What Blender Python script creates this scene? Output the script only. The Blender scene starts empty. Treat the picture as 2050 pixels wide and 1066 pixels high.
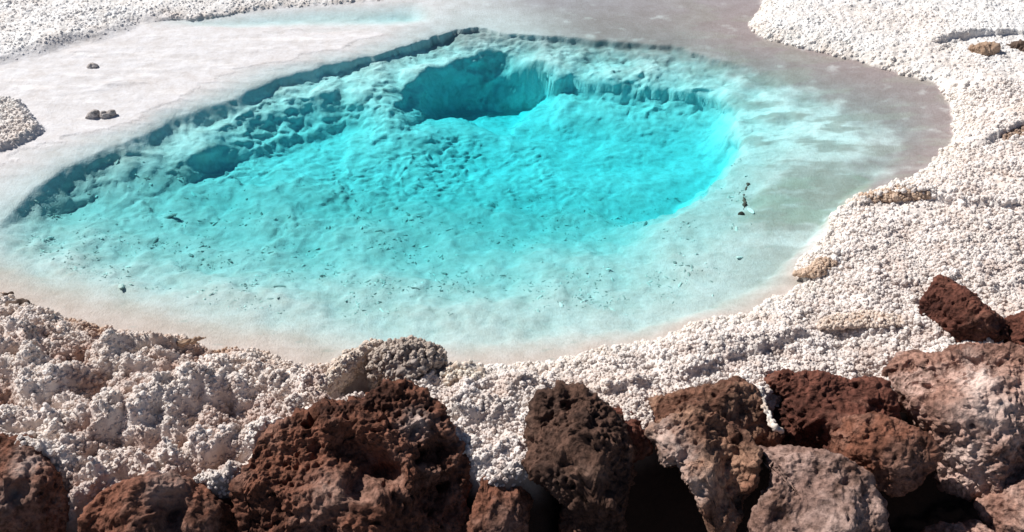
import bpy, bmesh, math, random
import numpy as np
from mathutils import Vector

scene = bpy.context.scene
random.seed(7)
rng = np.random.default_rng(7)

# ------------------------------------------------------------------ camera
CAM_H, PITCH, FPX = 3.0, math.radians(38.0), 2012.0
W_PX, H_PX = 2050.0, 1066.0
cd = bpy.data.cameras.new('camera')
cam = bpy.data.objects.new('camera', cd)
scene.collection.objects.link(cam)
cam.location = (0, 0, CAM_H)
cam.rotation_euler = (math.radians(90) - PITCH, 0, 0)
cd.sensor_width = 36.0
cd.lens = 36.0 * FPX / W_PX
cd.clip_start, cd.clip_end = 0.05, 3000
scene.camera = cam

# ------------------------------------------------------------------ light
SUN_EL = math.radians(45)
SUN_AZ = math.radians(150)      # direction towards the sun, measured from +X to +Y
sun_vec = Vector((math.cos(SUN_EL) * math.cos(SUN_AZ), math.cos(SUN_EL) * math.sin(SUN_AZ), math.sin(SUN_EL)))
world = bpy.data.worlds.new('World')
scene.world = world
world.use_nodes = True
wn = world.node_tree
wn.nodes.clear()
sky = wn.nodes.new('ShaderNodeTexSky')
sky.sky_type = 'NISHITA'
sky.sun_disc = False
sky.sun_elevation = SUN_EL
sky.sun_rotation = math.radians(90) - SUN_AZ
sky.altitude = 2300
bg = wn.nodes.new('ShaderNodeBackground')
bg.inputs['Strength'].default_value = 0.05
wo = wn.nodes.new('ShaderNodeOutputWorld')
wn.links.new(sky.outputs[0], bg.inputs[0])
wn.links.new(bg.outputs[0], wo.inputs[0])
sl = bpy.data.lights.new('sun', 'SUN')
sl.energy = 5.0
sl.angle = math.radians(0.5)
sl.color = (1.0, 0.965, 0.92)
so = bpy.data.objects.new('sun', sl)
so.rotation_euler = sun_vec.to_track_quat('Z', 'Y').to_euler()
so.location = (0, 0, 20)
scene.collection.objects.link(so)
vs = scene.view_settings
vs.view_transform = 'Standard'
vs.look = 'None'
vs.gamma = 1.0
vs.exposure = 0.2
scene.cycles.max_bounces = 10
scene.cycles.diffuse_bounces = 6
scene.cycles.transparent_max_bounces = 12

# ------------------------------------------------------------------ camera maths
def ray(px, py):
    px = np.asarray(px, float); py = np.asarray(py, float)
    dx = (px - W_PX / 2) / FPX
    dv = (H_PX / 2 - py) / FPX
    return dx, math.cos(PITCH) + dv * math.sin(PITCH), -math.sin(PITCH) + dv * math.cos(PITCH)

def at(px, py, z=0.0):
    """world x, y where the sight line through a photo pixel meets height z"""
    x, y, zz = ray(px, py)
    t = (np.asarray(z, float) - CAM_H) / zz
    return x * t, y * t

# ------------------------------------------------------------------ noise
PERM = rng.permutation(65536).astype(np.int64)
def _h(ix, iy, iz):
    a = PERM[ix & 65535]
    a = PERM[(a + iy) & 65535]
    return PERM[(a + iz) & 65535]

def perlin(x, y, z):
    x, y, z = np.broadcast_arrays(x, y, z)
    ix, iy, iz = np.floor(x), np.floor(y), np.floor(z)
    fx, fy, fz = x - ix, y - iy, z - iz
    ix, iy, iz = ix.astype(np.int64), iy.astype(np.int64), iz.astype(np.int64)
    u, v, w = [f * f * f * (f * (f * 6 - 15) + 10) for f in (fx, fy, fz)]
    tot = 0
    for cx in (0, 1):
        for cy in (0, 1):
            for cz in (0, 1):
                h = _h(ix + cx, iy + cy, iz + cz)
                gx = (h & 31) / 15.5 - 1; gy = ((h >> 5) & 31) / 15.5 - 1; gz = ((h >> 10) & 31) / 15.5 - 1
                d = gx * (fx - cx) + gy * (fy - cy) + gz * (fz - cz)
                tot = tot + d * (u if cx else 1 - u) * (v if cy else 1 - v) * (w if cz else 1 - w)
    return tot

def fbm(x, y, z=0.0, octv=4, gain=0.5, billow=False):
    s, a, f = 0, 1.0, 1.0
    for k in range(octv):
        n = perlin(x * f + 17.3 * k, y * f + 5.1 * k, z * f + 9.7 * k)
        s = s + a * (np.abs(n) * 2 - 0.5 if billow else n)
        a *= gain; f *= 2.07
    return s

def worley2(x, y, seed=0):
    """first and second distance to jittered cell points"""
    ix, iy = np.floor(x).astype(np.int64), np.floor(y).astype(np.int64)
    d1 = np.full(x.shape, 9.0); d2 = np.full(x.shape, 9.0)
    for cx in (-1, 0, 1):
        for cy in (-1, 0, 1):
            h = _h(ix + cx, iy + cy, seed)
            px = ix + cx + (h & 255) / 255.0
            py = iy + cy + ((h >> 8) & 255) / 255.0
            d = np.hypot(px - x, py - y)
            d2 = np.where(d < d1, d1, np.minimum(d2, d))
            d1 = np.minimum(d1, d)
    return d1, d2

def worley3(x, y, z, seed=0):
    ix, iy, iz = [np.floor(a).astype(np.int64) for a in (x, y, z)]
    d1 = np.full(x.shape, 9.0); d2 = np.full(x.shape, 9.0)
    for cx in (-1, 0, 1):
        for cy in (-1, 0, 1):
            for cz in (-1, 0, 1):
                h = _h(ix + cx, iy + cy, iz + cz + seed)
                qx = ix + cx + (h & 31) / 31.0
                qy = iy + cy + ((h >> 5) & 31) / 31.0
                qz = iz + cz + ((h >> 10) & 31) / 31.0
                d = np.sqrt((qx - x) ** 2 + (qy - y) ** 2 + (qz - z) ** 2)
                d2 = np.where(d < d1, d1, np.minimum(d2, d))
                d1 = np.minimum(d1, d)
    return d1, d2

def sstep(a, b, x):
    t = np.clip((x - a) / (b - a), 0, 1)
    return t * t * (3 - 2 * t)

# ------------------------------------------------------------------ outlines on the ground
def spline(pts, n=3):
    """closed Catmull-Rom through the points"""
    P = np.array(pts, float); out = []
    m = len(P)
    for i in range(m):
        a, b, c, d = P[i - 1], P[i], P[(i + 1) % m], P[(i + 2) % m]
        for k in range(n):
            t = k / n
            out.append(0.5 * ((2 * b) + (c - a) * t + (2 * a - 5 * b + 4 * c - d) * t * t + (3 * b - a - 3 * c + d) * t ** 3))
    return np.array(out)

CX = np.arange(-6.5, 6.51, 0.035); CY = np.arange(0.6, 11.0, 0.035)
GX, GY = np.meshgrid(CX, CY)
def sdf_grid(poly, extra=None):
    """signed distance (positive inside) on the coarse grid; and an extra value of the nearest outline point"""
    best = np.full(GX.shape, 1e9); inside = np.zeros(GX.shape, bool); ex = np.zeros(GX.shape)
    m = len(poly)
    for i in range(m):
        ax, ay = poly[i][:2]; bx, by = poly[(i + 1) % m][:2]
        ex_, ey_ = bx - ax, by - ay
        L = ex_ * ex_ + ey_ * ey_ + 1e-12
        t = np.clip(((GX - ax) * ex_ + (GY - ay) * ey_) / L, 0, 1)
        d = np.hypot(GX - ax - t * ex_, GY - ay - t * ey_)
        m_ = d < best
        best = np.where(m_, d, best)
        if extra is not None:
            ex = np.where(m_, extra[i] * (1 - t) + extra[(i + 1) % m] * t, ex)
        if (ay > by) or (by > ay):
            c = ((ay > GY) != (by > GY)) & (GX < ax + (GY - ay) / (by - ay) * ex_)
            inside ^= c
    s = np.where(inside, best, -best)
    return (s, ex) if extra is not None else s

def samp(grid, x, y):
    fx = np.clip((x - CX[0]) / 0.035, 0, len(CX) - 1.001); fy = np.clip((y - CY[0]) / 0.035, 0, len(CY) - 1.001)
    ix, iy = fx.astype(int), fy.astype(int); fx = fx - ix; fy = fy - iy
    return (grid[iy, ix] * (1 - fx) * (1 - fy) + grid[iy, ix + 1] * fx * (1 - fy)
            + grid[iy + 1, ix] * (1 - fx) * fy + grid[iy + 1, ix + 1] * fx * fy)

DSC = 0.74
def contour(pts, n=3):
    P = spline(pts, n)
    d = P[:, 2].copy()
    d = np.where(d > 0.05, 0.05 + (d - 0.05) * DSC, d)
    x, y = at(P[:, 0], P[:, 1], -d)
    return np.stack([x, y], 1), d

def flat_poly(pts, n=2):
    return contour([(a, b, 0) for a, b in pts], n)[0]

SHORE = [(0, 592), (70, 622), (150, 648), (260, 672), (330, 688), (400, 692), (430, 700), (520, 708), (590, 735), (640, 748),
         (690, 742), (760, 728), (860, 726), (905, 738), (960, 742), (1050, 735), (1150, 722), (1210, 700), (1270, 692),
         (1330, 682), (1370, 652), (1440, 640), (1510, 630), (1550, 602), (1598, 582), (1612, 560), (1590, 545), (1600, 522),
         (1638, 500), (1655, 455), (1665, 430), (1705, 408), (1760, 390), (1815, 372), (1850, 345), (1880, 312), (1905, 280),
         (1903, 230), (1890, 200), (1868, 168), (1800, 146), (1700, 120), (1600, 96), (1530, 76), (1495, 55), (1515, 25), (1525, -20),
         (1480, -90), (1300, -140), (1000, -120), (860, -40), (790, -6), (700, 5), (600, 12), (500, 22), (400, 36), (290, 50),
         (380, 58), (500, 62), (640, 64), (760, 66), (700, 90), (560, 122), (460, 152), (350, 200), (200, 258), (100, 292), (0, 330),
         (-130, 395), (-260, 460), (-240, 560), (-100, 580)]
shore_w, _ = contour([(a, b, 0) for a, b in SHORE])
S0 = sdf_grid(shore_w)

C1 = [(-20, 482, .04), (15, 432, .04), (60, 385, .028), (120, 345, .028), (200, 302, .028), (300, 262, .028), (350, 235, .028), (450, 203, .028),
      (530, 168, .028), (640, 137, .028), (740, 113, .028), (850, 86, .028), (940, 62, .028), (1000, 66, .028), (1100, 71, .028), (1230, 82, .028),
      (1350, 90, .028), (1400, 110, .028), (1480, 124, .028), (1600, 156, .028), (1690, 195, .028), (1770, 225, .028), (1810, 260, .028),
      (1790, 310, .028), (1750, 350, .04), (1690, 400, .04), (1640, 450, .04), (1600, 505, .04), (1500, 575, .045), (1350, 632, .045),
      (1200, 662, .045), (1000, 682, .045), (800, 682, .045), (600, 655, .045), (400, 615, .045), (200, 572, .045), (80, 540, .045), (10, 512, .04)]
C2 = [(10, 468, .08), (50, 434, .095), (120, 386, .11), (205, 338, .115), (330, 290, .115), (430, 257, .12), (550, 194, .105), (640, 157, .105),
      (740, 130, .10), (850, 99, .10), (945, 70, .10), (1000, 76, .07), (1100, 84, .07), (1230, 98, .07), (1350, 106, .07), (1450, 145, .08),
      (1560, 195, .06), (1620, 230, .055), (1640, 280, .055), (1590, 330, .055), (1540, 380, .06), (1480, 460, .07), (1400, 540, .07),
      (1200, 592, .085), (1000, 606, .10), (800, 602, .11), (600, 578, .12), (400, 540, .12), (250, 515, .12), (130, 496, .11), (50, 482, .09)]
C3 = [(120, 440, .20), (180, 405, .21), (250, 368, .19), (330, 336, .18), (420, 302, .16), (480, 243, .15), (600, 203, .14), (700, 180, .14), (735, 186, .14),
      (765, 178, .15), (830, 160, .13), (890, 132, .11), (940, 110, .10), (990, 100, .10), (1030, 118, .12), (1070, 145, .14), (1120, 162, .16), (1200, 168, .16), (1290, 174, .16), (1400, 192, .16), (1450, 208, .15), (1475, 225, .14), (1480, 300, .13), (1450, 372, .13), (1380, 420, .14), (1320, 462, .15), (1260, 500, .17), (1100, 524, .22), (900, 524, .25),
      (700, 508, .26), (500, 482, .26), (330, 465, .25), (200, 455, .20)]
C4 = [(310, 410, .26), (360, 376, .28), (440, 334, .33), (520, 326, .36), (600, 294, .37), (690, 262, .36), (735, 262, .32), (775, 272, .30), (820, 262, .33), (852, 242, .42), (880, 228, .52),
      (960, 224, .58), (1060, 220, .60), (1100, 204, .44), (1135, 180, .30), (1200, 187, .28), (1280, 198, .28), (1430, 219, .28), (1448, 290, .34),
      (1440, 358, .50), (1330, 436, .50), (1200, 458, .38), (1000, 460, .36), (800, 440, .35), (600, 420, .34), (450, 418, .30), (350, 418, .27)]
C5 = [(880, 345, .46), (960, 302, .46), (1080, 275, .46), (1250, 285, .46), (1385, 305, .46), (1395, 345, .46), (1200, 400, .46), (1000, 402, .46), (900, 385, .46)]
CONT = [(S0, np.full(GX.shape, 0.0))]
for C in (C1, C2, C3, C4, C5):
    w_, d_ = contour(C)
    CONT.append(sdf_grid(w_, d_))

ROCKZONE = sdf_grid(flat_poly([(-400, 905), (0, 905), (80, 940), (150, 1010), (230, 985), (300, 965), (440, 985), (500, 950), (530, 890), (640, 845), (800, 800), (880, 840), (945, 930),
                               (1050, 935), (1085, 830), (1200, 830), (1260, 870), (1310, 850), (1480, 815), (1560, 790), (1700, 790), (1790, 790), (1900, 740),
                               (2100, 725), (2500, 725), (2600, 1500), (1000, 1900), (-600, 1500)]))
SMOOTH = sdf_grid(flat_poly([(-700, 560), (-300, 460), (0, 385), (230, 305), (520, 195), (800, 115), (1000, 60), (850, 22), (700, 28), (430, 42), (300, 36), (240, 58), (150, 82), (0, 122), (-300, 160), (-700, 200)]))
PATCH = sdf_grid(flat_poly([(-300, 200), (0, 205), (50, 225), (85, 262), (50, 285), (0, 305), (-300, 370)]))
SEDI = sdf_grid(flat_poly([(860, 60), (1000, -20), (1000, -150), (1600, -150), (1560, 60), (1750, 100), (1900, 140), (1980, 280), (1840, 390), (1740, 400),
                           (1765, 330), (1800, 262), (1700, 205), (1600, 162), (1400, 100), (1000, 58)]))
POND = sdf_grid(flat_poly([(330, 44), (500, 27), (700, 12), (830, 8), (860, 26), (820, 44), (640, 50), (480, 50)]))
OLIVE = sdf_grid(flat_poly([(1490, 388), (1540, 352), (1640, 328), (1735, 350), (1700, 420), (1620, 438), (1510, 432)]))
NEARSHALLOW = sdf_grid(flat_poly([(-300, 540), (0, 528), (200, 585), (400, 630), (600, 668), (800, 692), (1000, 694), (1200, 672), (1350, 642), (1500, 585), (1600, 520), (1720, 520),
                                  (1700, 700), (1200, 850), (600, 850), (-300, 800)]))

def terrain(x, y, detail=True):
    """height of the ground, plus masks for colour"""
    wx = x + 0.035 * fbm(x * 3.2, y * 3.2, 1.5, 4); wy = y + 0.035 * fbm(x * 3.2, y * 3.2, 7.5, 4)
    s0 = samp(S0, wx, wy)
    smw = sstep(-.15, .1, samp(SMOOTH, wx, wy))
    rag = 0.018 * fbm(x * 14, y * 14, 3.3, 3) + smw * .16 * fbm(x * 1.8, y * 7, 23.3, 4)
    s0 = s0 + rag
    ex_, ey_ = 0.022 * fbm(x * 11, y * 11, 61.5, 4), 0.022 * fbm(x * 11, y * 11, 67.5, 4)
    # ---- basin
    depth = np.zeros(x.shape)
    sd = [s0] + [samp(c[0], wx + ex_, wy + ey_) for c in CONT[1:]]
    dp = [np.zeros(x.shape)] + [samp(c[1], wx, wy) for c in CONT[1:]]
    lvl = np.zeros(x.shape, int)
    for i in range(6):
        if i < 5:
            a, b = np.maximum(sd[i], 0), np.maximum(-sd[i + 1], 0)
            t = a / (a + b + 1e-6)
            if i == 0: t = t ** 1.6
            if i == 1: t = t + (sstep(0, .8 + .35 * fbm(x * 3, y * 3, 44., 3), t) - t) * sstep(4.9, 5.3, y)
            if i in (2, 3):
                tn = 0.5 * fbm(x * 4, y * 4, 15. + i, 3)
                k = 3 if i == 3 else 2
                q_ = t * k + tn; fr = q_ - np.floor(q_)
                t2 = (np.floor(q_) + sstep(.25, .8, fr) - tn) / k
                t = np.clip(t + 0.4 * (t2 - t) * sstep(4.9, 5.4, y), 0, 1)
            d = dp[i] * (1 - t) + dp[i + 1] * t
        else:
            d = dp[5] + 0.03 * sstep(0, 0.5, sd[5])
        m = sd[i] > 0
        depth = np.where(m, d, depth)
        lvl = np.where(m, i, lvl)
    depth = depth * (1 + .30 * sstep(4.9, 5.5, y) * fbm(x * 5, y * 6, 140., 4) * sstep(.04, .10, depth) * (1 - sstep(.2, .3, depth)))
    depth = depth + (s0 > 0) * .045 * sstep(-.08, .22, samp(POND, wx, wy))
    # ---- lumps below water
    deepf = sstep(0.02, 0.08, depth)
    rightish = sstep(0.2, 1.4, x - 0.1 * (y - 5))
    d1, d2 = worley2(wx * 15 + 0.6 * fbm(x * 6, y * 6, 2., 2), wy * 19, 3)
    e1, e2 = worley2(wx * 34, wy * 44, 9)
    lump = (0.55 - d1) * 0.022 + (0.5 - e1) * 0.012
    lump = lump * (0.25 + 0.75 * sstep(-.2, .35, fbm(x * 1.7, y * 1.7, 4.4, 3)))
    nearf = sstep(4.0, 5.3, y + 0.25 * np.abs(x))
    under = -depth + deepf * lump * (1 - 0.85 * rightish) * (0.3 + 0.7 * nearf) + deepf * 0.045 * fbm(x * 2.6, y * 2.6, 8.8, 4) * (1 - .6 * rightish) + 0.006 * fbm(x * 9, y * 9, 1.8, 3) * sstep(0.02, .06, depth)
    # ---- land
    out = np.maximum(-s0, 0)
    sm = sstep(-0.05, 0.12, samp(SMOOTH, wx, wy)) * (1 - sstep(-0.03, 0.03, samp(PATCH, wx, wy)))
    near = 1 - sstep(3.2, 4.4, y)
    left = 1 - sstep(-0.9, 0.3, x)
    rough = 0.014 + near * (0.014 + 0.056 * left)
    big = fbm(x * 3.1, y * 3.9, 12.2, 4, 0.55)
    bil = fbm(x * 6.5, y * 8.0, 6.2, 4, 0.55, True)
    w1, w2 = worley2(x * 30 + fbm(x * 9, y * 9, 3.1, 2), y * 30 + fbm(x * 9, y * 9, 5.1, 2), 21)
    land = 0.008 + 0.05 * (1 - np.exp(-out / 0.13)) + np.maximum(rough * big * 1.7 + rough * 0.45 * (0.35 - bil), -0.045) * (1 - np.exp(-out / 0.12)) * (1 + 0.5 * near)
    land = land + (0.5 - w1) * 0.014 + near * left * (0.040 * (0.6 - worley2(wx * 7, wy * 9, 31)[0]) + 0.022 * (0.5 - worley2(wx * 15, wy * 18, 33)[0]))
    # thin raised crust plates with an eroded near edge on the right-hand bank
    land = land + 0.05 * sstep(3.6, 4.4, x * 0.9 + y * 0.45) * (1 - np.exp(-out / .25))
    land = land + ridge_lift(x, y)
    smh = 0.004 + 0.008 * sstep(0.0, 0.8, out) + 0.006 * fbm(x * 2.5, y * 9, 3.0, 5) + .003 * fbm(x * 14, y * 20, 5.0, 3) + 0.012 * sstep(.35, .8, fbm(x * 1.5, y * 4.5, 33., 4))
    land = land * (1 - sm) + smh * sm
    land = np.maximum(land, 0.004)
    rz = samp(ROCKZONE, x, y)
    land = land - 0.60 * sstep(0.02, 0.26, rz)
    hx, hy = at(722, 768, .03)
    land = land - (land + .20) * np.exp(-(((x - hx) / .075) ** 2 + ((y - hy + .02) / .062) ** 2) ** 2)
    z = np.where(s0 > 0, under, land)
    return z, dict(s0=s0, depth=depth, sm=sm, rz=rz, near=near, left=left, big=big, bil=bil, w1=w1, lvl=lvl, rightish=rightish)

RIDGES = [  # plate edges: photo points of the edge, lift, how far the lift reaches back
    ([(1705, 408), (1770, 398), (1850, 400), (1900, 412), (1960, 428), (2150, 434)], .055, .22),
    ([(1330, 775), (1420, 742), (1500, 712), (1570, 690), (1640, 668)], .040, .12),
    ([(1950, 300), (2000, 283), (2060, 262), (2200, 250)], .05, .2),
    ([(1860, 100), (1930, 88), (2060, 84)], .05, .3),
    ([(-60, 765), (0, 745), (50, 722), (130, 712), (160, 700)], .060, .10),
    ([(215, 735), (240, 712), (300, 700), (340, 704), (400, 690)], .050, .09),
    ([(300, 800), (360, 790), (420, 800), (440, 770)], .045, .10),
    ([(120, 900), (200, 880), (260, 850), (300, 860)], .045, .12),
    ([(380, 920), (430, 930), (470, 900), (490, 870)], .05, .10),
    ([(60, 830), (120, 800), (200, 770)], .035, .10),
    ([(560, 760), (600, 790), (570, 830)], .03, .10),
    ([(1010, 800), (1060, 770), (1130, 790)], .03, .10),
    ([(1170, 800), (1240, 790), (1300, 765)], .03, .08),
    ([(880, 800), (930, 820), (960, 800)], .04, .08)]
RIDGES = [(np.stack(at([p[0] for p in a], [p[1] for p in a], 0.05), 1), h_, w_) for a, h_, w_ in RIDGES]
def ridge_lift(x, y):
    out = np.zeros(x.shape)
    jx = x + 0.03 * fbm(x * 12, y * 12, 31., 3); jy = y + 0.03 * fbm(x * 12, y * 12, 37., 3)
    for P, H, Wd in RIDGES:
        m = (x > P[:, 0].min() - 1) & (x < P[:, 0].max() + 1) & (y > P[:, 1].min() - 1) & (y < P[:, 1].max() + 1)
        if not m.any(): continue
        X_, Y_ = jx[m], jy[m]
        best = np.full(X_.shape, 9.); side = np.zeros(X_.shape); endf = np.zeros(X_.shape)
        n = len(P)
        for i in range(n - 1):
            a, b = P[i], P[i + 1]; e = b - a; L = e @ e
            tt = ((X_ - a[0]) * e[0] + (Y_ - a[1]) * e[1]) / L; t = np.clip(tt, 0, 1)
            d = np.hypot(X_ - a[0] - t * e[0], Y_ - a[1] - t * e[1])
            cr = np.sign(e[0] * (Y_ - a[1]) - e[1] * (X_ - a[0]))
            k = d < best
            best = np.where(k, d, best); side = np.where(k, cr, side); g = (i + t) / (n - 1)
            endf = np.where(k, np.clip(4 * g * (1 - g), 0, 1) ** .5, endf)
        v = np.where(side > 0, np.exp(-(best / Wd) ** 2), 1 - sstep(0, .016, best))
        out[m] = np.maximum(out[m], H * v * endf)
    return out

def lerp3(c, k, col):
    return c * (1 - k[..., None]) + np.array(col) * k[..., None]

def ground_colour(x, y, m):
    n1 = fbm(x * 1.3, y * 1.6, 40., 4); n2 = fbm(x * 7, y * 9, 50., 4); n3 = fbm(x * 30, y * 36, 60., 3)
    c = np.ones(x.shape + (3,)) * np.array((0.83, 0.755, 0.705))
    c = lerp3(c, (1 - m['left']) * .9, (0.81, 0.75, 0.715))
    c = lerp3(c, .55 * sstep(.05, .35, n2 + .5 * n3) * (1 - m['left']), (0.68, 0.57, 0.51))
    # bright clean salt further off, warmer dust closer in
    c = lerp3(c, sstep(4.9, 6.0, y - 0.1 * x), (0.89, 0.875, 0.86))
    dirty = np.clip(0.25 + 0.9 * n2 + 0.5 * n3 - 1.3 * m['big'] * m['left'], 0, 1) * m['near']
    c = lerp3(c, 0.85 * dirty * (0.3 + .7 * m['left']), (0.40, 0.25, 0.20))
    c = lerp3(c, 0.75 * sstep(.1, .6, n1) * m['near'] * (1 - m['left']) * .6, (0.68, 0.55, 0.47))
    pink = sstep(.0, .5, n1 + 0.3 * n2)
    c = lerp3(c, 0.30 * pink * (1 - m['near']), (0.72, 0.60, 0.52))
    shr = np.exp(-np.maximum(-m['s0'], 0) / 0.10) * (1 - m['left'])
    c = lerp3(c, shr, (0.88, 0.85, 0.81))
    # cream rim where the water evaporates
    rim = np.exp(-np.maximum(-m['s0'], 0) / 0.07) * (m['s0'] < 0) * (1 - m['sm'])
    c = lerp3(c, (0.25 + .4 * m['left'] * m['near']) * rim * np.clip(.6 + n2 * 1.5, 0, 1), (0.66, 0.47, 0.32))
    c = lerp3(c, m['sm'], (0.73, 0.72, 0.735))
    c = lerp3(c, m['sm'] * .8 * sstep(.1, .4, fbm(x * 2.2, y * 13, 121., 5)), (0.84, 0.83, 0.84))
    c = lerp3(c, m['sm'] * 0.30 * sstep(0, .6, n1 + .4 * n2), (0.72, 0.64, 0.60))
    gap_shade = sstep(0.0, 0.12, m['rz'])
    c = lerp3(c, gap_shade, (0.035, 0.022, 0.018))  # ground between the rocks painted near-black, standing in for deep shade
    # ---- under water
    u = np.ones(x.shape + (3,)) * np.array((0.67, 0.65, 0.635))
    u = lerp3(u, sstep(4.7, 5.3, y), (0.86, 0.88, 0.87))
    u = lerp3(u, sstep(0.2, 1.3, x) * sstep(.2, .35, m['depth']), (0.84, 0.86, 0.85))
    shal = 1 - sstep(0.035, 0.10, m['depth'])
    sed = sstep(-0.30, 0.12, samp(SEDI, x, y) + 0.22 * n2)
    u = lerp3(u, sed * np.clip(0.95 - 0.4 * sstep(.2, .8, -n2 + .2 * n3), 0, 1), (0.35, 0.29, 0.285))
    far = (1 - sstep(-.05, .15, samp(POND, x, y))) * sstep(6.6, 7.4, y) * (1 - sstep(-.5, 2.0, x) * .6)
    u = lerp3(u, far * .8, (0.53, 0.495, 0.56))
    u = lerp3(u, sstep(-.75, -.05, samp(SMOOTH, x, y) + .25 * n1) * shal * .85, (0.74, 0.73, 0.74))
    nb = sstep(-0.12, 0.10, samp(NEARSHALLOW, x, y) + 0.08 * n2)
    u = lerp3(u, nb * 0.85, (0.57, 0.49, 0.44))
    ol = sstep(-0.05, 0.06, samp(OLIVE, x, y) + 0.12 * n2)
    u = lerp3(u, ol * 0.9, (0.40, 0.42, 0.36))
    # streaks of grey silt on the right-hand shelf
    st = sstep(.02, .22, fbm(x * 2.0 + 3, y * 6.5, 71., 5)) * sstep(.9, 1.6, x) * (1 - sstep(.1, .2, m['depth']))
    u = lerp3(u, st * 0.75, (0.40, 0.37, 0.34))
    wp = sstep(.12, .3, fbm(x * 2.4 + 13, y * 8.5, 76., 5)) * sstep(.9, 1.6, x) * (1 - sstep(.1, .2, m['depth']))
    u = lerp3(u, wp * (1 - .85 * sed) * 0.6, (0.64, 0.66, 0.65))
    fl = sstep(.42, .6, fbm(x * 9, y * 26, 81., 3)) * (1 - .6 * sstep(4.6, 5.4, y))
    u = lerp3(u, fl * 0.5, (0.38, 0.42, 0.39))
    mot = sstep(.05, .5, fbm(x * 13, y * 24, 151., 4, .65)) * sstep(.03, .07, m['depth'])
    u = lerp3(u, mot * .38, (0.40, 0.44, 0.43))
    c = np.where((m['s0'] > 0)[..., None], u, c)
    return np.clip(c, 0.01, 0.9)

# ------------------------------------------------------------------ material helpers
def new_mat(name):
    m = bpy.data.materials.new(name); m.use_nodes = True
    nt = m.node_tree; nt.nodes.clear()
    out = nt.nodes.new('ShaderNodeOutputMaterial')
    return m, nt, out

def node(nt, kind, **kw):
    n = nt.nodes.new(kind)
    for k, v in kw.items():
        if k in n.inputs: n.inputs[k].default_value = v
        else: setattr(n, k, v)
    return n

def ramp(nt, src, stops):
    r = nt.nodes.new('ShaderNodeValToRGB')
    e = r.color_ramp.elements
    while len(e) < len(stops): e.new(0.5)
    for i, (p, c) in enumerate(stops):
        e[i].position = p; e[i].color = (*c, 1) if len(c) == 3 else c
    nt.links.new(src, r.inputs[0])
    return r

def mix(nt, fac, a, b, blend='MIX'):
    n = nt.nodes.new('ShaderNodeMix'); n.data_type = 'RGBA'; n.blend_type = blend
    for sock, v in ((n.inputs[0], fac), (n.inputs[6], a), (n.inputs[7], b)):
        if hasattr(v, 'is_linked'): nt.links.new(v, sock)
        elif isinstance(v, (int, float)): sock.default_value = v
        else: sock.default_value = (*v, 1)
    return n.outputs[2]

def salt_material(name, attr, instancer=False, scale=1.0, bump=0.006):
    m, nt, out = new_mat(name)
    at_ = node(nt, 'ShaderNodeAttribute', attribute_name=attr)
    if instancer: at_.attribute_type = 'INSTANCER'
    geo = node(nt, 'ShaderNodeNewGeometry')
    n1 = node(nt, 'ShaderNodeTexNoise', Scale=60.0 * scale, Detail=4.0, Roughness=0.6)
    v1 = node(nt, 'ShaderNodeTexVoronoi', Scale=130.0 * scale)
    n2 = node(nt, 'ShaderNodeTexNoise', Scale=9.0 * scale, Detail=5.0, Roughness=0.65)
    for n in (n1, v1, n2): nt.links.new(geo.outputs['Position'], n.inputs['Vector'])
    r = ramp(nt, n2.outputs[0], [(0.35, (0.80, 0.77, 0.74)), (0.62, (1.0, 1.0, 1.0))])
    r2 = ramp(nt, n1.outputs[0], [(0.30, (0.86, 0.83, 0.80)), (0.60, (1.0, 1.0, 1.0))])
    col = mix(nt, 0.75, at_.outputs['Color'], r.outputs[0], 'MULTIPLY')
    col = mix(nt, 0.7, col, r2.outputs[0], 'MULTIPLY')
    b1 = node(nt, 'ShaderNodeBump', Strength=0.6, Distance=bump)
    nt.links.new(n1.outputs[0], b1.inputs['Height'])
    b2 = node(nt, 'ShaderNodeBump', Strength=0.5, Distance=bump * 0.5, invert=True)
    nt.links.new(v1.outputs['Distance'], b2.inputs['Height'])
    nt.links.new(b1.outputs[0], b2.inputs['Normal'])
    p = node(nt, 'ShaderNodeBsdfPrincipled', Roughness=0.82)
    p.inputs['Specular IOR Level'].default_value = 0.25
    nt.links.new(col, p.inputs['Base Color'])
    nt.links.new(b2.outputs[0], p.inputs['Normal'])
    nt.links.new(p.outputs[0], out.inputs[0])
    return m

def tag(o, label=None, category=None, group=None, kind=None):
    for k, v in (('label', label), ('category', category), ('group', group), ('kind', kind)):
        if v: o[k] = v
    return o

def link(o, parent=None):
    scene.collection.objects.link(o)
    if parent: o.parent = parent
    return o

def mesh_np(name, verts, faces, mat, smooth=True):
    """faces: (n,k) int array"""
    me = bpy.data.meshes.new(name)
    nf, k = faces.shape
    me.vertices.add(len(verts)); me.vertices.foreach_set('co', np.asarray(verts, np.float32).ravel())
    me.loops.add(nf * k); me.loops.foreach_set('vertex_index', faces.astype(np.int32).ravel())
    me.polygons.add(nf); me.polygons.foreach_set('loop_start', np.arange(0, nf * k, k, dtype=np.int32))
    me.polygons.foreach_set('use_smooth', np.full(nf, smooth))
    me.update(calc_edges=True)
    me.materials.append(mat)
    return me

def set_colour(me, col, name='tint'):
    a = me.color_attributes.new(name, 'FLOAT_COLOR', 'POINT')
    a.data.foreach_set('color', np.concatenate([col, np.ones((len(col), 1))], 1).astype(np.float32).ravel())

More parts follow.
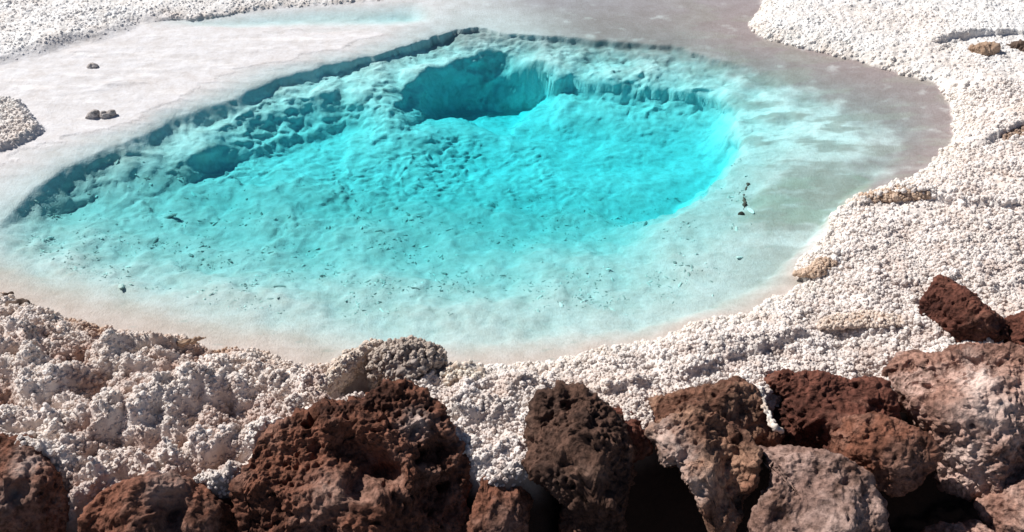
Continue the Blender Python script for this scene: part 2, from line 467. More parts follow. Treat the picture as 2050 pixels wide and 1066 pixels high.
# ------------------------------------------------------------------ ground sheet
def axis(core, far_a, far_b, n=22):
    a = core[0] - np.geomspace(core[1] - core[0], far_a, n)[::-1]
    b = core[-1] + np.geomspace(core[-1] - core[-2], far_b, n)
    return np.concatenate([a, core, b])
xs = axis(np.arange(-4.45, 4.451, 0.0105), 900, 900)
ys_core = [1.95]
while ys_core[-1] < 8.3:
    y_ = ys_core[-1]
    ys_core.append(y_ + (0.0075 + 0.0022 * (y_ - 1.95) if y_ < 4.9 or y_ > 6.75 else 0.0075))
ys = axis(np.array(ys_core), 60, 1500)
X, Y = np.meshgrid(xs, ys)
Z, M = terrain(X, Y)
fade = sstep(9.5, 12.0, np.maximum(np.abs(X) * 1.5, np.abs(Y)))
Z = Z * (1 - fade) + fade * (0.05 + 0.02 * fbm(X * .3, Y * .3, 0., 3))
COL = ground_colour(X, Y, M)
# slump the steepest drowned banks so that they have soft, continuous faces
gy, gx = np.gradient(Z, ys, xs)
sm_ = sstep(.7, 1.6, np.hypot(gx, gy)) * (M['depth'] > 0.05)
def blur(A, n):
    for _ in range(n):
        A = A.copy()
        A[:, 1:-1] = (A[:, :-2] + 2 * A[:, 1:-1] + A[:, 2:]) / 4
        A[1:-1] = (A[:-2] + 2 * A[1:-1] + A[2:]) / 4
    return A
sm_ = np.clip(blur(sm_, 14) * 1.8, 0, 1)
Z = Z + (blur(Z, 22) - Z) * sm_
wob = sstep(0.04, 0.12, M['depth']) * 0.030
X2 = X + wob * fbm(X * 7, Y * 7, Z * 11, 3); Y2 = Y + wob * fbm(X * 7 + 9, Y * 7, Z * 11 + 5, 3)
ny, nx = X.shape
idx = np.arange(nx * ny).reshape(ny, nx)
F = np.stack([idx[:-1, :-1], idx[:-1, 1:], idx[1:, 1:], idx[1:, :-1]], -1).reshape(-1, 4)
mat_ground = salt_material('salt_ground', 'tint', bump=0.005)
# pillowy salt growth pushed out along the surface, so that the walls carry it too
gy, gx = np.gradient(Z, ys, xs)
gx = np.clip(gx, -3, 3); gy = np.clip(gy, -3, 3)
nl = np.sqrt(gx ** 2 + gy ** 2 + 1)
steep = sstep(.3, 1.0, np.hypot(gx, gy)) * sstep(0.06, 0.12, M['depth'])
p1, _ = worley3(X2 * 17, Y2 * 17, Z * 26 + .6 * fbm(X2 * 8, Y2 * 8, 2., 2), 4)
p2, _ = worley3(X2 * 36, Y2 * 36, Z * 52, 8)
dn = steep * (0.5 + .9 * sstep(-.3, .4, fbm(X2 * 3, Y2 * 3, 3., 2))) * (0.015 * (0.55 - p1) + 0.010 * (0.5 - p2) + .020 * fbm(X2 * 12, Y2 * 12, Z * 20, 3))
X2 = X2 - gx / nl * dn; Y2 = Y2 - gy / nl * dn; Z = Z + dn / nl
me = mesh_np('salt_flat', np.stack([X2, Y2, Z], -1).reshape(-1, 3), F, mat_ground)
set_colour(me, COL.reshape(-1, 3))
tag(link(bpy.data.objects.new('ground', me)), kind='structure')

# ------------------------------------------------------------------ water
def water_material():
    m, nt, out = new_mat('pool_water')
    tr = node(nt, 'ShaderNodeBsdfTransparent')
    gl = node(nt, 'ShaderNodeBsdfGlossy', Roughness=0.03)
    lw = node(nt, 'ShaderNodeLayerWeight', Blend=0.5)
    pw = node(nt, 'ShaderNodeMath', operation='POWER'); pw.inputs[1].default_value = 5.0
    ma = node(nt, 'ShaderNodeMath', operation='MULTIPLY_ADD'); ma.inputs[1].default_value = 0.98; ma.inputs[2].default_value = 0.02
    geo = node(nt, 'ShaderNodeNewGeometry')
    n1 = node(nt, 'ShaderNodeTexNoise', Scale=7.0, Detail=3.0)
    nt.links.new(geo.outputs['Position'], n1.inputs['Vector'])
    b = node(nt, 'ShaderNodeBump', Strength=0.25, Distance=0.01)
    nt.links.new(n1.outputs[0], b.inputs['Height'])
    nt.links.new(b.outputs[0], gl.inputs['Normal'])
    nt.links.new(lw.outputs['Facing'], pw.inputs[0]); nt.links.new(pw.outputs[0], ma.inputs[0])
    mx = node(nt, 'ShaderNodeMixShader')
    nt.links.new(ma.outputs[0], mx.inputs[0]); nt.links.new(tr.outputs[0], mx.inputs[1]); nt.links.new(gl.outputs[0], mx.inputs[2])
    nt.links.new(mx.outputs[0], out.inputs[0])
    va = node(nt, 'ShaderNodeVolumeAbsorption', Color=(0.0, 0.90, 0.938, 1), Density=2.45)
    nt.links.new(va.outputs[0], out.inputs[1])
    return m
near_line = [(-500, 690), (0, 680), (150, 715), (330, 760), (560, 785), (640, 778), (690, 758), (760, 748), (850, 752), (900, 800), (1050, 775), (1300, 735), (1420, 705), (1580, 660), (1720, 600), (1830, 520), (2100, 420), (2500, 420)]
bx, by = at([p[0] for p in near_line], [p[1] for p in near_line])
pts = [(-9.5, 9.4)] + [(-9.5, float(by[0]))] + list(zip(map(float, bx), map(float, by))) + [(9.5, float(by[-1])), (9.5, 9.4)]
bm = bmesh.new()
top = [bm.verts.new((x, y, 0.0)) for x, y in pts]
f = bm.faces.new(top)
ext = bmesh.ops.extrude_face_region(bm, geom=[f])
for v in ext['geom']:
    if isinstance(v, bmesh.types.BMVert): v.co.z = -1.2
bmesh.ops.recalc_face_normals(bm, faces=bm.faces)
bmesh.ops.triangulate(bm, faces=bm.faces)
wme = bpy.data.meshes.new('water'); bm.to_mesh(wme); bm.free()
wme.materials.append(water_material())
tag(link(bpy.data.objects.new('water', wme)), kind='structure')

# ------------------------------------------------------------------ salt nodules (instanced on points)
def ico(sub):
    b = bmesh.new(); bmesh.ops.create_icosphere(b, subdivisions=sub, radius=1.0)
    v = np.array([q.co[:] for q in b.verts]); f_ = np.array([[w.index for w in q.verts] for q in b.faces]); b.free()
    return v, f_
_ico = {}
def get_ico(s):
    if s not in _ico: _ico[s] = ico(s)
    v, f_ = _ico[s]
    return v.copy(), f_

mat_nod = salt_material('salt_nodule', 'tint', instancer=True, bump=0.003)
def nodule_mesh(seed):
    v, f_ = get_ico(4)
    d1, d2 = worley3(v[:, 0] * 1.5 + seed * 7, v[:, 1] * 1.5, v[:, 2] * 1.5, seed)
    r = 0.72 + 0.42 * (0.75 - d1) + 0.12 * perlin(v[:, 0] * 3 + seed, v[:, 1] * 3, v[:, 2] * 3)
    return mesh_np('salt_nodule', v * r[:, None], f_, mat_nod)

def scatter(name, P, S, C, variants, kind='stuff'):
    """one object: points carry size and tint, geometry nodes put a nodule on each"""
    me = bpy.data.meshes.new(name)
    me.vertices.add(len(P)); me.vertices.foreach_set('co', P.astype(np.float32).ravel())
    a = me.attributes.new('size', 'FLOAT_VECTOR', 'POINT'); a.data.foreach_set('vector', S.astype(np.float32).ravel())
    a = me.attributes.new('turn', 'FLOAT_VECTOR', 'POINT')
    T = np.stack([rng.uniform(-.5, .5, len(P)), rng.uniform(-.5, .5, len(P)), rng.uniform(0, 6.28, len(P))], 1)
    a.data.foreach_set('vector', T.astype(np.float32).ravel())
    a = me.attributes.new('tint', 'FLOAT_COLOR', 'POINT')
    a.data.foreach_set('color', np.concatenate([C, np.ones((len(C), 1))], 1).astype(np.float32).ravel())
    a = me.attributes.new('pick', 'INT', 'POINT'); a.data.foreach_set('value', rng.integers(0, len(variants), len(P)).astype(np.int32))
    o = link(bpy.data.objects.new(name, me))
    ng = bpy.data.node_groups.new(name + '_nodes', 'GeometryNodeTree')
    ng.interface.new_socket('Geometry', in_out='INPUT', socket_type='NodeSocketGeometry')
    ng.interface.new_socket('Geometry', in_out='OUTPUT', socket_type='NodeSocketGeometry')
    gi = ng.nodes.new('NodeGroupInput'); go = ng.nodes.new('NodeGroupOutput')
    m2p = ng.nodes.new('GeometryNodeMeshToPoints')
    iop = ng.nodes.new('GeometryNodeInstanceOnPoints')
    g2i = ng.nodes.new('GeometryNodeGeometryToInstance')
    for vme in reversed(variants):
        # each variant mesh is carried in by an object-info node on a library object
        oi = ng.nodes.new('GeometryNodeObjectInfo'); oi.inputs['Object'].default_value = vme
        ng.links.new(oi.outputs['Geometry'], g2i.inputs[0])
    def named(n, t):
        q = ng.nodes.new('GeometryNodeInputNamedAttribute'); q.data_type = t; q.inputs[0].default_value = n
        return q.outputs[0]
    ng.links.new(gi.outputs[0], m2p.inputs[0]); ng.links.new(m2p.outputs[0], iop.inputs['Points'])
    ng.links.new(g2i.outputs[0], iop.inputs['Instance'])
    iop.inputs['Pick Instance'].default_value = True
    ng.links.new(named('pick', 'INT'), iop.inputs['Instance Index'])
    ng.links.new(named('turn', 'FLOAT_VECTOR'), iop.inputs['Rotation'])
    ng.links.new(named('size', 'FLOAT_VECTOR'), iop.inputs['Scale'])
    ng.links.new(iop.outputs[0], go.inputs[0])
    md = o.modifiers.new('scatter', 'NODES'); md.node_group = ng
    if kind: o['kind'] = kind
    return o

# library objects (never linked to the scene; only their geometry is instanced)
LIB = []
for s in range(5):
    LIB.append(bpy.data.objects.new('salt_nodule', nodule_mesh(s + 1)))

def jitter_points(x0, x1, y0, y1, step):
    a, b = np.meshgrid(np.arange(x0, x1, step), np.arange(y0, y1, step))
    a = a.ravel(); b = b.ravel()
    return a + rng.uniform(-.55, .55, a.size) * step, b + rng.uniform(-.55, .55, a.size) * step

def in_view(x, y, margin=120):
    t = y * math.cos(PITCH) + CAM_H * math.sin(PITCH)
    v = (y * math.sin(PITCH) - CAM_H * math.cos(PITCH)) / t
    u = x / t
    return (np.abs(u * FPX) < W_PX / 2 + margin) & (H_PX / 2 - v * FPX < H_PX + margin) & (H_PX / 2 - v * FPX > -margin)

def nodules(name, y0, y1, step, rad, lift=(-.25, .45)):
    x, y = jitter_points(-4.4, 4.4, y0, y1, step)
    k = in_view(x, y); x, y = x[k], y[k]
    z, m = terrain(x, y)
    keep = (m['s0'] < 0.004) & (rng.random(x.size) > m['sm'] * 1.05) & (m['rz'] < 0.09) & (z > 0) & (rng.random(x.size) > .65 * sstep(.0, .35, fbm(x * 2.3, y * 3.1, 130., 4)) * (1 - m['near'] * .7))
    x, y, z = x[keep], y[keep], z[keep]
    m = {k_: v_[keep] for k_, v_ in m.items()}
    m['rz'] = m['rz'] * 0 - 1
    c = ground_colour(x, y, m)
    c = np.clip(c * rng.uniform(0.88, 1.08, (x.size, 1)), 0, .9)
    grow = 0.75 + 0.5 * sstep(-.4, .5, fbm(x * 4, y * 4, 90., 3)) + .5 * (1 - m['left']) * np.exp(m['s0'] / .06)
    r = rad * np.minimum(rng.lognormal(-.04, 0.36, x.size), 2.2) * grow
    S = np.stack([r * rng.uniform(.85, 1.2, x.size), r * rng.uniform(.85, 1.2, x.size), r * rng.uniform(.75, 1.15, x.size)], 1)
    P = np.stack([x, y, z + r * rng.uniform(*lift, x.size)], 1)
    return scatter(name, P, S, c, LIB)
nodules('salt_nodules', 2.0, 4.1, 0.0118, 0.0080, (-.2, .6))
nodules('salt_nodules', 4.1, 5.6, 0.0150, 0.0090, (-.35, .35))
nodules('salt_nodules', 5.6, 8.6, 0.0160, 0.0090, (-.9, -.2))

# ------------------------------------------------------------------ rocks
def rock_material(name, dark, mid, pale, pale_amt=0.5, scale=1.0, bump=0.012, salt=0.0):
    m, nt, out = new_mat(name)
    tc = node(nt, 'ShaderNodeTexCoord')
    def noise(s, d, r=0.6, off=0):
        n = node(nt, 'ShaderNodeTexNoise', Scale=s * scale, Detail=d, Roughness=r)
        mp = node(nt, 'ShaderNodeMapping'); mp.inputs['Location'].default_value = (off, off * 1.7, -off)
        nt.links.new(tc.outputs['Object'], mp.inputs[0]); nt.links.new(mp.outputs[0], n.inputs['Vector'])
        return n
    a = noise(5, 6, .65, hash(name) % 17); b_ = noise(3.2, 5, .6, 5.3); c_ = noise(38, 5, .7, 2.1); v = node(nt, 'ShaderNodeTexVoronoi', Scale=55 * scale)
    nt.links.new(tc.outputs['Object'], v.inputs['Vector'])
    r1 = ramp(nt, a.outputs[0], [(0.34, dark), (0.58, mid)])
    f1 = ramp(nt, b_.outputs[0], [(0.62 - 0.25 * pale_amt, (0, 0, 0)), (0.74 - 0.18 * pale_amt, (1, 1, 1))])
    col = mix(nt, f1.outputs[0], r1.outputs[0], pale)
    r3 = ramp(nt, c_.outputs[0], [(0.34, (0.30, 0.25, 0.22)), (0.60, (1.4, 1.32, 1.28))])
    col = mix(nt, 0.85, col, r3.outputs[0], 'MULTIPLY')
    if salt:
        f2 = ramp(nt, noise(7, 6, .7, 9.1).outputs[0], [(0.70 - 0.1 * salt, (0, 0, 0)), (0.76 - 0.1 * salt, (1, 1, 1))])
        col = mix(nt, f2.outputs[0], col, (0.66, 0.56, 0.50))
    ab = node(nt, 'ShaderNodeAttribute', attribute_name='bloom')
    mb = node(nt, 'ShaderNodeMath', operation='MULTIPLY'); nt.links.new(ab.outputs['Fac'], mb.inputs[0])
    rb = ramp(nt, noise(9, 6, .7, 3.3).outputs[0], [(0.3, (.25, .25, .25)), (0.6, (1.3, 1.3, 1.3))]); nt.links.new(rb.outputs[0], mb.inputs[1]); mb.use_clamp = True
    col = mix(nt, mb.outputs[0], col, (0.72, 0.56, 0.49))
    b1 = node(nt, 'ShaderNodeBump', Strength=1.0, Distance=bump); nt.links.new(c_.outputs[0], b1.inputs['Height'])
    b2 = node(nt, 'ShaderNodeBump', Strength=0.6, Distance=bump * .6); nt.links.new(v.outputs['Distance'], b2.inputs['Height'])
    nt.links.new(b1.outputs[0], b2.inputs['Normal'])
    p = node(nt, 'ShaderNodeBsdfPrincipled', Roughness=0.9); p.inputs['Specular IOR Level'].default_value = 0.2
    nt.links.new(col, p.inputs['Base Color']); nt.links.new(b2.outputs[0], p.inputs['Normal'])
    nt.links.new(p.outputs[0], out.inputs[0])
    return m

def star_radius(poly, th):
    """distance from the origin to the outline along each angle"""
    R = np.zeros(th.shape); m = len(poly)
    dx, dy = np.cos(th), np.sin(th)
    for i in range(m):
        ax, ay = poly[i]; bx_, by_ = poly[(i + 1) % m]
        ex, ey = bx_ - ax, by_ - ay
        den = dx * ey - dy * ex
        den = np.where(np.abs(den) < 1e-12, 1e-12, den)
        t = (ax * ey - ay * ex) / den
        s = (ax * dy - ay * dx) / den
        ok = (t > 0) & (s >= -1e-6) & (s <= 1 + 1e-6)
        R = np.where(ok & (t > R), t, R)
    return R

def rock(name, outline, zc, thick, mat, label, category='rock', group=None, sub=7, seed=1, q=3.6, rough=1.0, pits=1.0,
         facets=5, fine=1.0, centre=None, dents=(), blooms=()):
    """a boulder: its outline as seen, real depth along the view, faceted, pitted and crusted all round"""
    O = np.array(outline, float)
    cpx = np.array(centre, float) if centre else (O.max(0) + O.min(0)) / 2
    x, y = at(cpx[0], cpx[1], zc)
    c = np.array([x, y, zc])
    w = np.array([0, 0, CAM_H]) - c; dist = np.linalg.norm(w); w = w / dist
    r = np.cross([0, 0, 1], w); r /= np.linalg.norm(r)
    u = np.cross(w, r)
    rx, ry, rz_ = ray(O[:, 0], O[:, 1])
    D = np.stack([rx, ry, rz_ + 0 * rx], 1)
    t = np.dot(c - np.array([0, 0, CAM_H]), w) / (D @ w)
    Pw = D * t[:, None] + np.array([0, 0, CAM_H]) - c
    poly = np.stack([Pw @ r, Pw @ u], 1)
    v, f_ = get_ico(sub)
    th = np.arctan2(v[:, 1], v[:, 0])
    R = star_radius(poly, th)
    # soften the radial function slightly
    lat = np.sqrt(np.clip(1 - v[:, 2] ** 2, 0, 1)); sz = np.sign(v[:, 2]); az = np.abs(v[:, 2])
    lat = lat ** (2 / q); dep = sz * az ** (2 / q)
    rm = R.mean()
    L = np.stack([R * lat * np.cos(th), R * lat * np.sin(th), dep * thick], 1)
    rr = np.random.default_rng(seed)
    for k in range(facets + 6):
        n = rr.normal(size=3) * .75; n[2] = rr.uniform(.55, 1.1); n /= np.linalg.norm(n)
        ext_ = (L @ n).max(); off = ext_ * rr.uniform(0.62, 0.84)
        ex = np.maximum(L @ n - off, 0)
        L = L - (ex * sstep(.02, .55, np.abs(L[:, 2]) / thick))[:, None] * n * 0.9
    Wd = L @ np.stack([r, u, w])
    # normals (approx.) from the mesh
    tri = Wd[f_]; fn = np.cross(tri[:, 1] - tri[:, 0], tri[:, 2] - tri[:, 0])
    N = np.zeros_like(Wd)
    for k in range(3): np.add.at(N, f_[:, k], fn)
    N /= np.linalg.norm(N, axis=1)[:, None] + 1e-9
    s = seed * 3.17
    px_, py_, pz_ = Wd[:, 0] + s, Wd[:, 1] - s, Wd[:, 2] + 2 * s
    def local(a_, b_, r_):
        X_, Y_, Z_ = ray(a_, b_); dd = np.array([X_, Y_, Z_]); tt = np.dot(c - np.array([0, 0, CAM_H]), w) / (dd @ w)
        p_ = dd * tt + np.array([0, 0, CAM_H]) - c
        return p_ @ r, p_ @ u, r_ * tt / FPX
    wob_ = 0.022 * np.stack([fbm(Wd[:, 0] * 14 + s, Wd[:, 1] * 14, Wd[:, 2] * 14, 3), fbm(Wd[:, 0] * 14, Wd[:, 1] * 14 + s, Wd[:, 2] * 14 + 4, 3)], 1)
    for a_, b_, r_, dep_ in dents:
        lx, ly, lr = local(a_, b_, r_)
        g = np.exp(-(((L[:, 0] + wob_[:, 0] - lx) ** 2 + (L[:, 1] + wob_[:, 1] - ly) ** 2) / lr ** 2) ** 1.6) * (L[:, 2] > 0)
        Wd = Wd - g[:, None] * dep_ * w
    bloom = np.zeros(len(Wd))
    for a_, b_, r_, k_ in blooms:
        lx, ly, lr = local(a_, b_, r_)
        g = np.exp(-(((L[:, 0] + wob_[:, 0] * 1.5 - lx) ** 2 + (L[:, 1] + wob_[:, 1] * 1.5 - ly) ** 2) / lr ** 2))
        bloom = np.maximum(bloom, k_ * g * (L[:, 2] > 0))
    disp = 0.035 * rough * min(1, rm / .2) * fbm(px_ * 5, py_ * 5, pz_ * 5, 4, .55)
    b = fbm(px_ * 13, py_ * 13, pz_ * 13, 4, .6, True)
    disp = disp - 0.011 * rough * (b)
    d1, d2 = worley3(px_ * 26, py_ * 26, pz_ * 26, seed)
    disp = disp + 0.014 * fine * (0.5 - d1)
    d1, d2 = worley3(px_ * 58, py_ * 58, pz_ * 58, seed + 5)
    disp = disp + 0.0085 * fine * (0.5 - d1)
    pit = sstep(.30, .62, fbm(px_ * 8.5 + 4, py_ * 8.5, pz_ * 8.5, 3, .6))
    pk = sstep(.62, .80, 1 - worley3(px_ * 34 + 2, py_ * 34, pz_ * 34, seed + 11)[0]) * sstep(-.1, .3, fbm(px_ * 6, py_ * 6 + 8, pz_ * 6, 2))
    disp = disp - 0.055 * pits * pit + 0.006 - 0.011 * fine * pk
    Wd = Wd + N * disp[:, None]
    me_ = mesh_np(name, Wd, f_, mat)
    ba = me_.attributes.new('bloom', 'FLOAT', 'POINT'); ba.data.foreach_set('value', bloom.astype(np.float32))
    o = link(bpy.data.objects.new(name, me_)); o.location = c
    tag(o, label, category, group)
    return o

M_red = rock_material('rust_brown_rock', (0.050, 0.021, 0.014), (0.19, 0.082, 0.052), (0.29, 0.17, 0.13), 0.45)
M_dark = rock_material('dark_crusty_rock', (0.035, 0.020, 0.016), (0.11, 0.062, 0.045), (0.20, 0.13, 0.10), 0.2)
M_maroon = rock_material('maroon_rock', (0.045, 0.016, 0.012), (0.15, 0.060, 0.042), (0.22, 0.12, 0.09), 0.25)
M_orange = rock_material('orange_tan_rock', (0.06, 0.028, 0.02), (0.20, 0.10, 0.066), (0.42, 0.26, 0.18), 0.5)
M_pink = rock_material('pale_pink_rock', (0.12, 0.06, 0.045), (0.34, 0.20, 0.155), (0.50, 0.36, 0.31), 0.55)
M_grey = rock_material('grey_pink_rock', (0.12, 0.068, 0.05), (0.27, 0.175, 0.145), (0.37, 0.27, 0.235), 0.6, bump=0.010)
G = 'volcanic rocks piled along the near bank'
rock('boulder', [(-70, 870), (20, 878), (62, 880), (100, 930), (140, 1000), (160, 1060), (150, 1130), (-70, 1130)], 0.0, 0.17, M_red,
     'brown grey boulder cut off by the left edge with a pale patch', group=G, seed=3, sub=7, centre=(40, 1010), pits=.3, q=3.4, blooms=[(55, 930, 26, .55), (20, 990, 30, .3)], dents=[(35, 985, 22, .05)])
rock('boulder', [(160, 1045), (200, 985), (280, 955), (350, 958), (440, 975), (480, 1005), (510, 1080), (470, 1150), (150, 1150)], 0.0, 0.14, M_orange.copy() if False else M_red,
     'low rounded reddish boulder between the left edge block and the biggest rock', group=G, seed=5, sub=7, centre=(330, 1060), pits=.5, rough=.8, dents=[(345, 1022, 28, .06), (245, 1050, 16, .03)], blooms=[(330, 985, 40, .3)])
rock('boulder', [(478, 990), (498, 925), (512, 880), (560, 850), (640, 820), (700, 808), (740, 776), (800, 764), (850, 790), (880, 822), (897, 862), (930, 905), (942, 960),
                 (935, 1060), (900, 1150), (500, 1150), (485, 1060)], 0.03, 0.20, M_red,
     'biggest rust brown boulder with deep dark pits across its face', group=G, seed=11, sub=8, centre=(710, 970), pits=1.6, rough=1.25, fine=1.7, facets=3, q=3.6,
     dents=[(740, 935, 34, .13), (700, 905, 30, .10), (775, 955, 26, .10), (715, 985, 24, .10), (860, 905, 26, .07), (858, 990, 30, .07), (640, 900, 20, .04), (830, 870, 16, .04)], blooms=[(830, 850, 26, .7), (650, 990, 40, .15)])
rock('boulder', [(930, 1090), (955, 1000), (972, 925), (1020, 905), (1055, 935), (1062, 985), (1050, 1060), (1020, 1140), (940, 1150)], -0.10, 0.10, M_red,
     'small narrow brown rock wedged low between the biggest boulder and the dark upright one', group=G, seed=13, sub=6, pits=.2)
rock('boulder', [(1060, 850), (1062, 805), (1078, 785), (1120, 768), (1170, 780), (1210, 812), (1238, 845), (1262, 900), (1260, 960), (1245, 1040), (1225, 1120), (1190, 1100),
                 (1145, 1010), (1100, 975), (1066, 935)], 0.06, 0.15, M_dark,
     'dark upright boulder with a rough crusty face and narrow foot', group=G, seed=17, sub=7, centre=(1165, 915), pits=.25, rough=.8, fine=1.9, facets=1, q=5.0, dents=[(1100, 850, 14, .03), (1150, 820, 18, .03)])
rock('boulder', [(1222, 822), (1262, 828), (1292, 868), (1300, 905), (1262, 925), (1235, 890)], 0.02, 0.07, M_maroon,
     'small dark brown rock peeking out right of the dark upright boulder', group=G, seed=19, sub=6, pits=.2)
rock('boulder', [(1130, 1010), (1175, 1005), (1200, 1060), (1190, 1130), (1120, 1130)], -0.22, 0.08, M_orange,
     'pale tan stone low in the gap below the dark upright boulder', group=G, seed=20, sub=5, pits=.2)
rock('boulder', [(1238, 835), (1290, 800), (1380, 783), (1440, 775), (1475, 762), (1508, 776), (1540, 838), (1568, 872), (1550, 905), (1470, 930), (1380, 900), (1300, 870)], 0.03, 0.13, M_orange,
     'orange tan boulder with a rounded crest behind the tall pale sided rock', group=G, seed=23, sub=7, pits=.4, rough=.7, facets=3)
rock('boulder', [(1294, 866), (1345, 838), (1372, 805), (1395, 800), (1425, 835), (1490, 868), (1518, 900), (1512, 960), (1482, 1005), (1476, 1060), (1440, 1110), (1418, 1030),
                 (1385, 965), (1350, 925), (1325, 935), (1318, 900)], 0.10, 0.13, M_orange,
     'tall leaning rock with a pale pinkish left flank and dark right side', group=G, seed=29, sub=7, centre=(1410, 915), pits=.6, rough=1.1, fine=1.4, dents=[(1455, 900, 34, .09), (1470, 950, 34, .09), (1465, 1000, 30, .08), (1440, 860, 22, .05), (1345, 900, 26, -.05), (1375, 960, 26, -.05), (1405, 1010, 24, -.05)],
     blooms=[(1335, 870, 32, .55), (1362, 920, 30, .6), (1395, 975, 34, .5)])
rock('boulder', [(1512, 768), (1560, 745), (1640, 752), (1700, 762), (1762, 766), (1788, 792), (1795, 835), (1770, 880), (1700, 905), (1620, 912), (1565, 880), (1532, 815)], 0.03, 0.14, M_maroon,
     'dark maroon slab shaped rock with a straight upper edge', group=G, seed=31, sub=7, pits=.4, facets=3, q=3.6, dents=[(1552, 802, 16, .07), (1640, 880, 34, .06)], fine=1.3)
rock('boulder', [(1668, 870), (1685, 842), (1745, 828), (1805, 850), (1862, 880), (1878, 912), (1845, 965), (1795, 990), (1720, 965), (1665, 930)], 0.06, 0.12, M_red,
     'rounded reddish brown boulder resting above the flat grey one', group=G, seed=37, sub=7, pits=.3, rough=.8)
rock('boulder', [(1512, 898), (1570, 896), (1630, 905), (1690, 920), (1742, 955), (1772, 1010), (1775, 1066), (1765, 1140), (1495, 1140), (1508, 1045), (1545, 990), (1560, 940)], 0.0, 0.14, M_grey,
     'smooth flat topped grey pink boulder at the bottom', group=G, seed=41, sub=7, pits=.12, facets=1, rough=.8, fine=.9, centre=(1640, 1020), q=5.0, dents=[(1700, 960, 14, .02), (1560, 1040, 18, .03)])
rock('boulder', [(1768, 745), (1800, 712), (1828, 704), (1855, 728), (1930, 706), (2000, 695), (2120, 715), (2150, 900), (2110, 1000), (2020, 1012), (1960, 985), (1885, 975), (1872, 900),
                 (1845, 870), (1795, 830)], 0.04, 0.20, M_pink,
     'large pale pink boulder with white salt bloom at the right edge', group=G, seed=43, sub=8, pits=.6, centre=(1960, 850), rough=1.2, fine=1.2, dents=[(1808, 842, 24, .13), (1838, 865, 18, .10), (1835, 782, 13, .04), (1860, 785, 13, .04), (2040, 950, 26, .06)],
     blooms=[(1960, 765, 36, 1.0), (1985, 815, 42, .7), (1930, 840, 30, .4), (1935, 900, 26, .45), (1960, 950, 24, .4)])
rock('boulder', [(1880, 554), (1905, 565), (1942, 592), (2000, 640), (2014, 672), (1975, 704), (1900, 692), (1852, 672), (1837, 640), (1850, 598)], 0.12, 0.10, M_maroon,
     'angular dark maroon rock with a pointed top sitting on the white salt', group=G, seed=47, sub=7, pits=.2, q=4.5, rough=.45, facets=2, fine=1.3)
rock('boulder', [(1985, 660), (2010, 642), (2050, 630), (2110, 625), (2120, 705), (2040, 705), (1990, 690)], 0.10, 0.09, M_maroon,
     'dark brown rock at the right edge beside the pointed maroon rock', group=G, seed=48, sub=6, pits=.3)
rock('boulder', [(1955, 1010), (2010, 985), (2070, 960), (2120, 980), (2120, 1090), (2000, 1080)], -0.10, 0.10, M_pink,
     'small pale pink rock in the bottom right corner', group=G, seed=53, sub=6, pits=.3)
rock('boulder', [(1845, 1070), (1890, 1052), (1960, 1050), (2000, 1080), (1990, 1130), (1850, 1130)], -0.2, 0.10, M_pink,
     'sliver of a pinkish rock at the bottom edge under the black gap', group=G, seed=59, sub=6, pits=.3)

# ------------------------------------------------------------------ salt formations, stones and small pieces
def crust_material(name, base, warm, bump=0.004):
    m, nt, out = new_mat(name)
    tc = node(nt, 'ShaderNodeTexCoord')
    n = node(nt, 'ShaderNodeTexNoise', Scale=11.0, Detail=6.0, Roughness=0.65)
    n2 = node(nt, 'ShaderNodeTexNoise', Scale=70.0, Detail=4.0, Roughness=0.6)
    for q in (n, n2): nt.links.new(tc.outputs['Object'], q.inputs['Vector'])
    r = ramp(nt, n.outputs[0], [(0.36, warm), (0.60, base)])
    r2 = ramp(nt, n2.outputs[0], [(0.30, (0.78, 0.74, 0.70)), (0.6, (1, 1, 1))])
    col = mix(nt, 0.8, r.outputs[0], r2.outputs[0], 'MULTIPLY')
    b = node(nt, 'ShaderNodeBump', Strength=0.7, Distance=bump); nt.links.new(n2.outputs[0], b.inputs['Height'])
    p = node(nt, 'ShaderNodeBsdfPrincipled', Roughness=0.85); p.inputs['Specular IOR Level'].default_value = 0.2
    nt.links.new(col, p.inputs['Base Color']); nt.links.new(b.outputs[0], p.inputs['Normal']); nt.links.new(p.outputs[0], out.inputs[0])
    return m
M_crust = crust_material('cream_salt_crust', (0.76, 0.69, 0.62), (0.52, 0.38, 0.28))
M_greycrust = crust_material('grey_salt_crust', (0.50, 0.44, 0.40), (0.24, 0.18, 0.15))
M_pebble = crust_material('pale_grey_pebble', (0.62, 0.58, 0.56), (0.38, 0.34, 0.32))
M_bark = crust_material('dark_crust', (0.20, 0.14, 0.11), (0.06, 0.04, 0.03))
M_tan = crust_material('tan_crust', (0.50, 0.36, 0.26), (0.24, 0.15, 0.10))

def knobbly(Wd, N, seed, amp=1.0, cell=42):
    q = Wd + seed * 1.7
    d1, _ = worley3(q[:, 0] * cell, q[:, 1] * cell, q[:, 2] * cell, seed)
    e1, _ = worley3(q[:, 0] * cell * 2.1, q[:, 1] * cell * 2.1, q[:, 2] * cell * 2.1, seed + 3)
    return Wd + N * (amp * (0.5 * (0.55 - d1) / cell + 0.4 * (0.5 - e1) / (cell * 2.1)) + 0.02 * amp * fbm(q[:, 0] * 9, q[:, 1] * 9, q[:, 2] * 9, 3))[:, None]

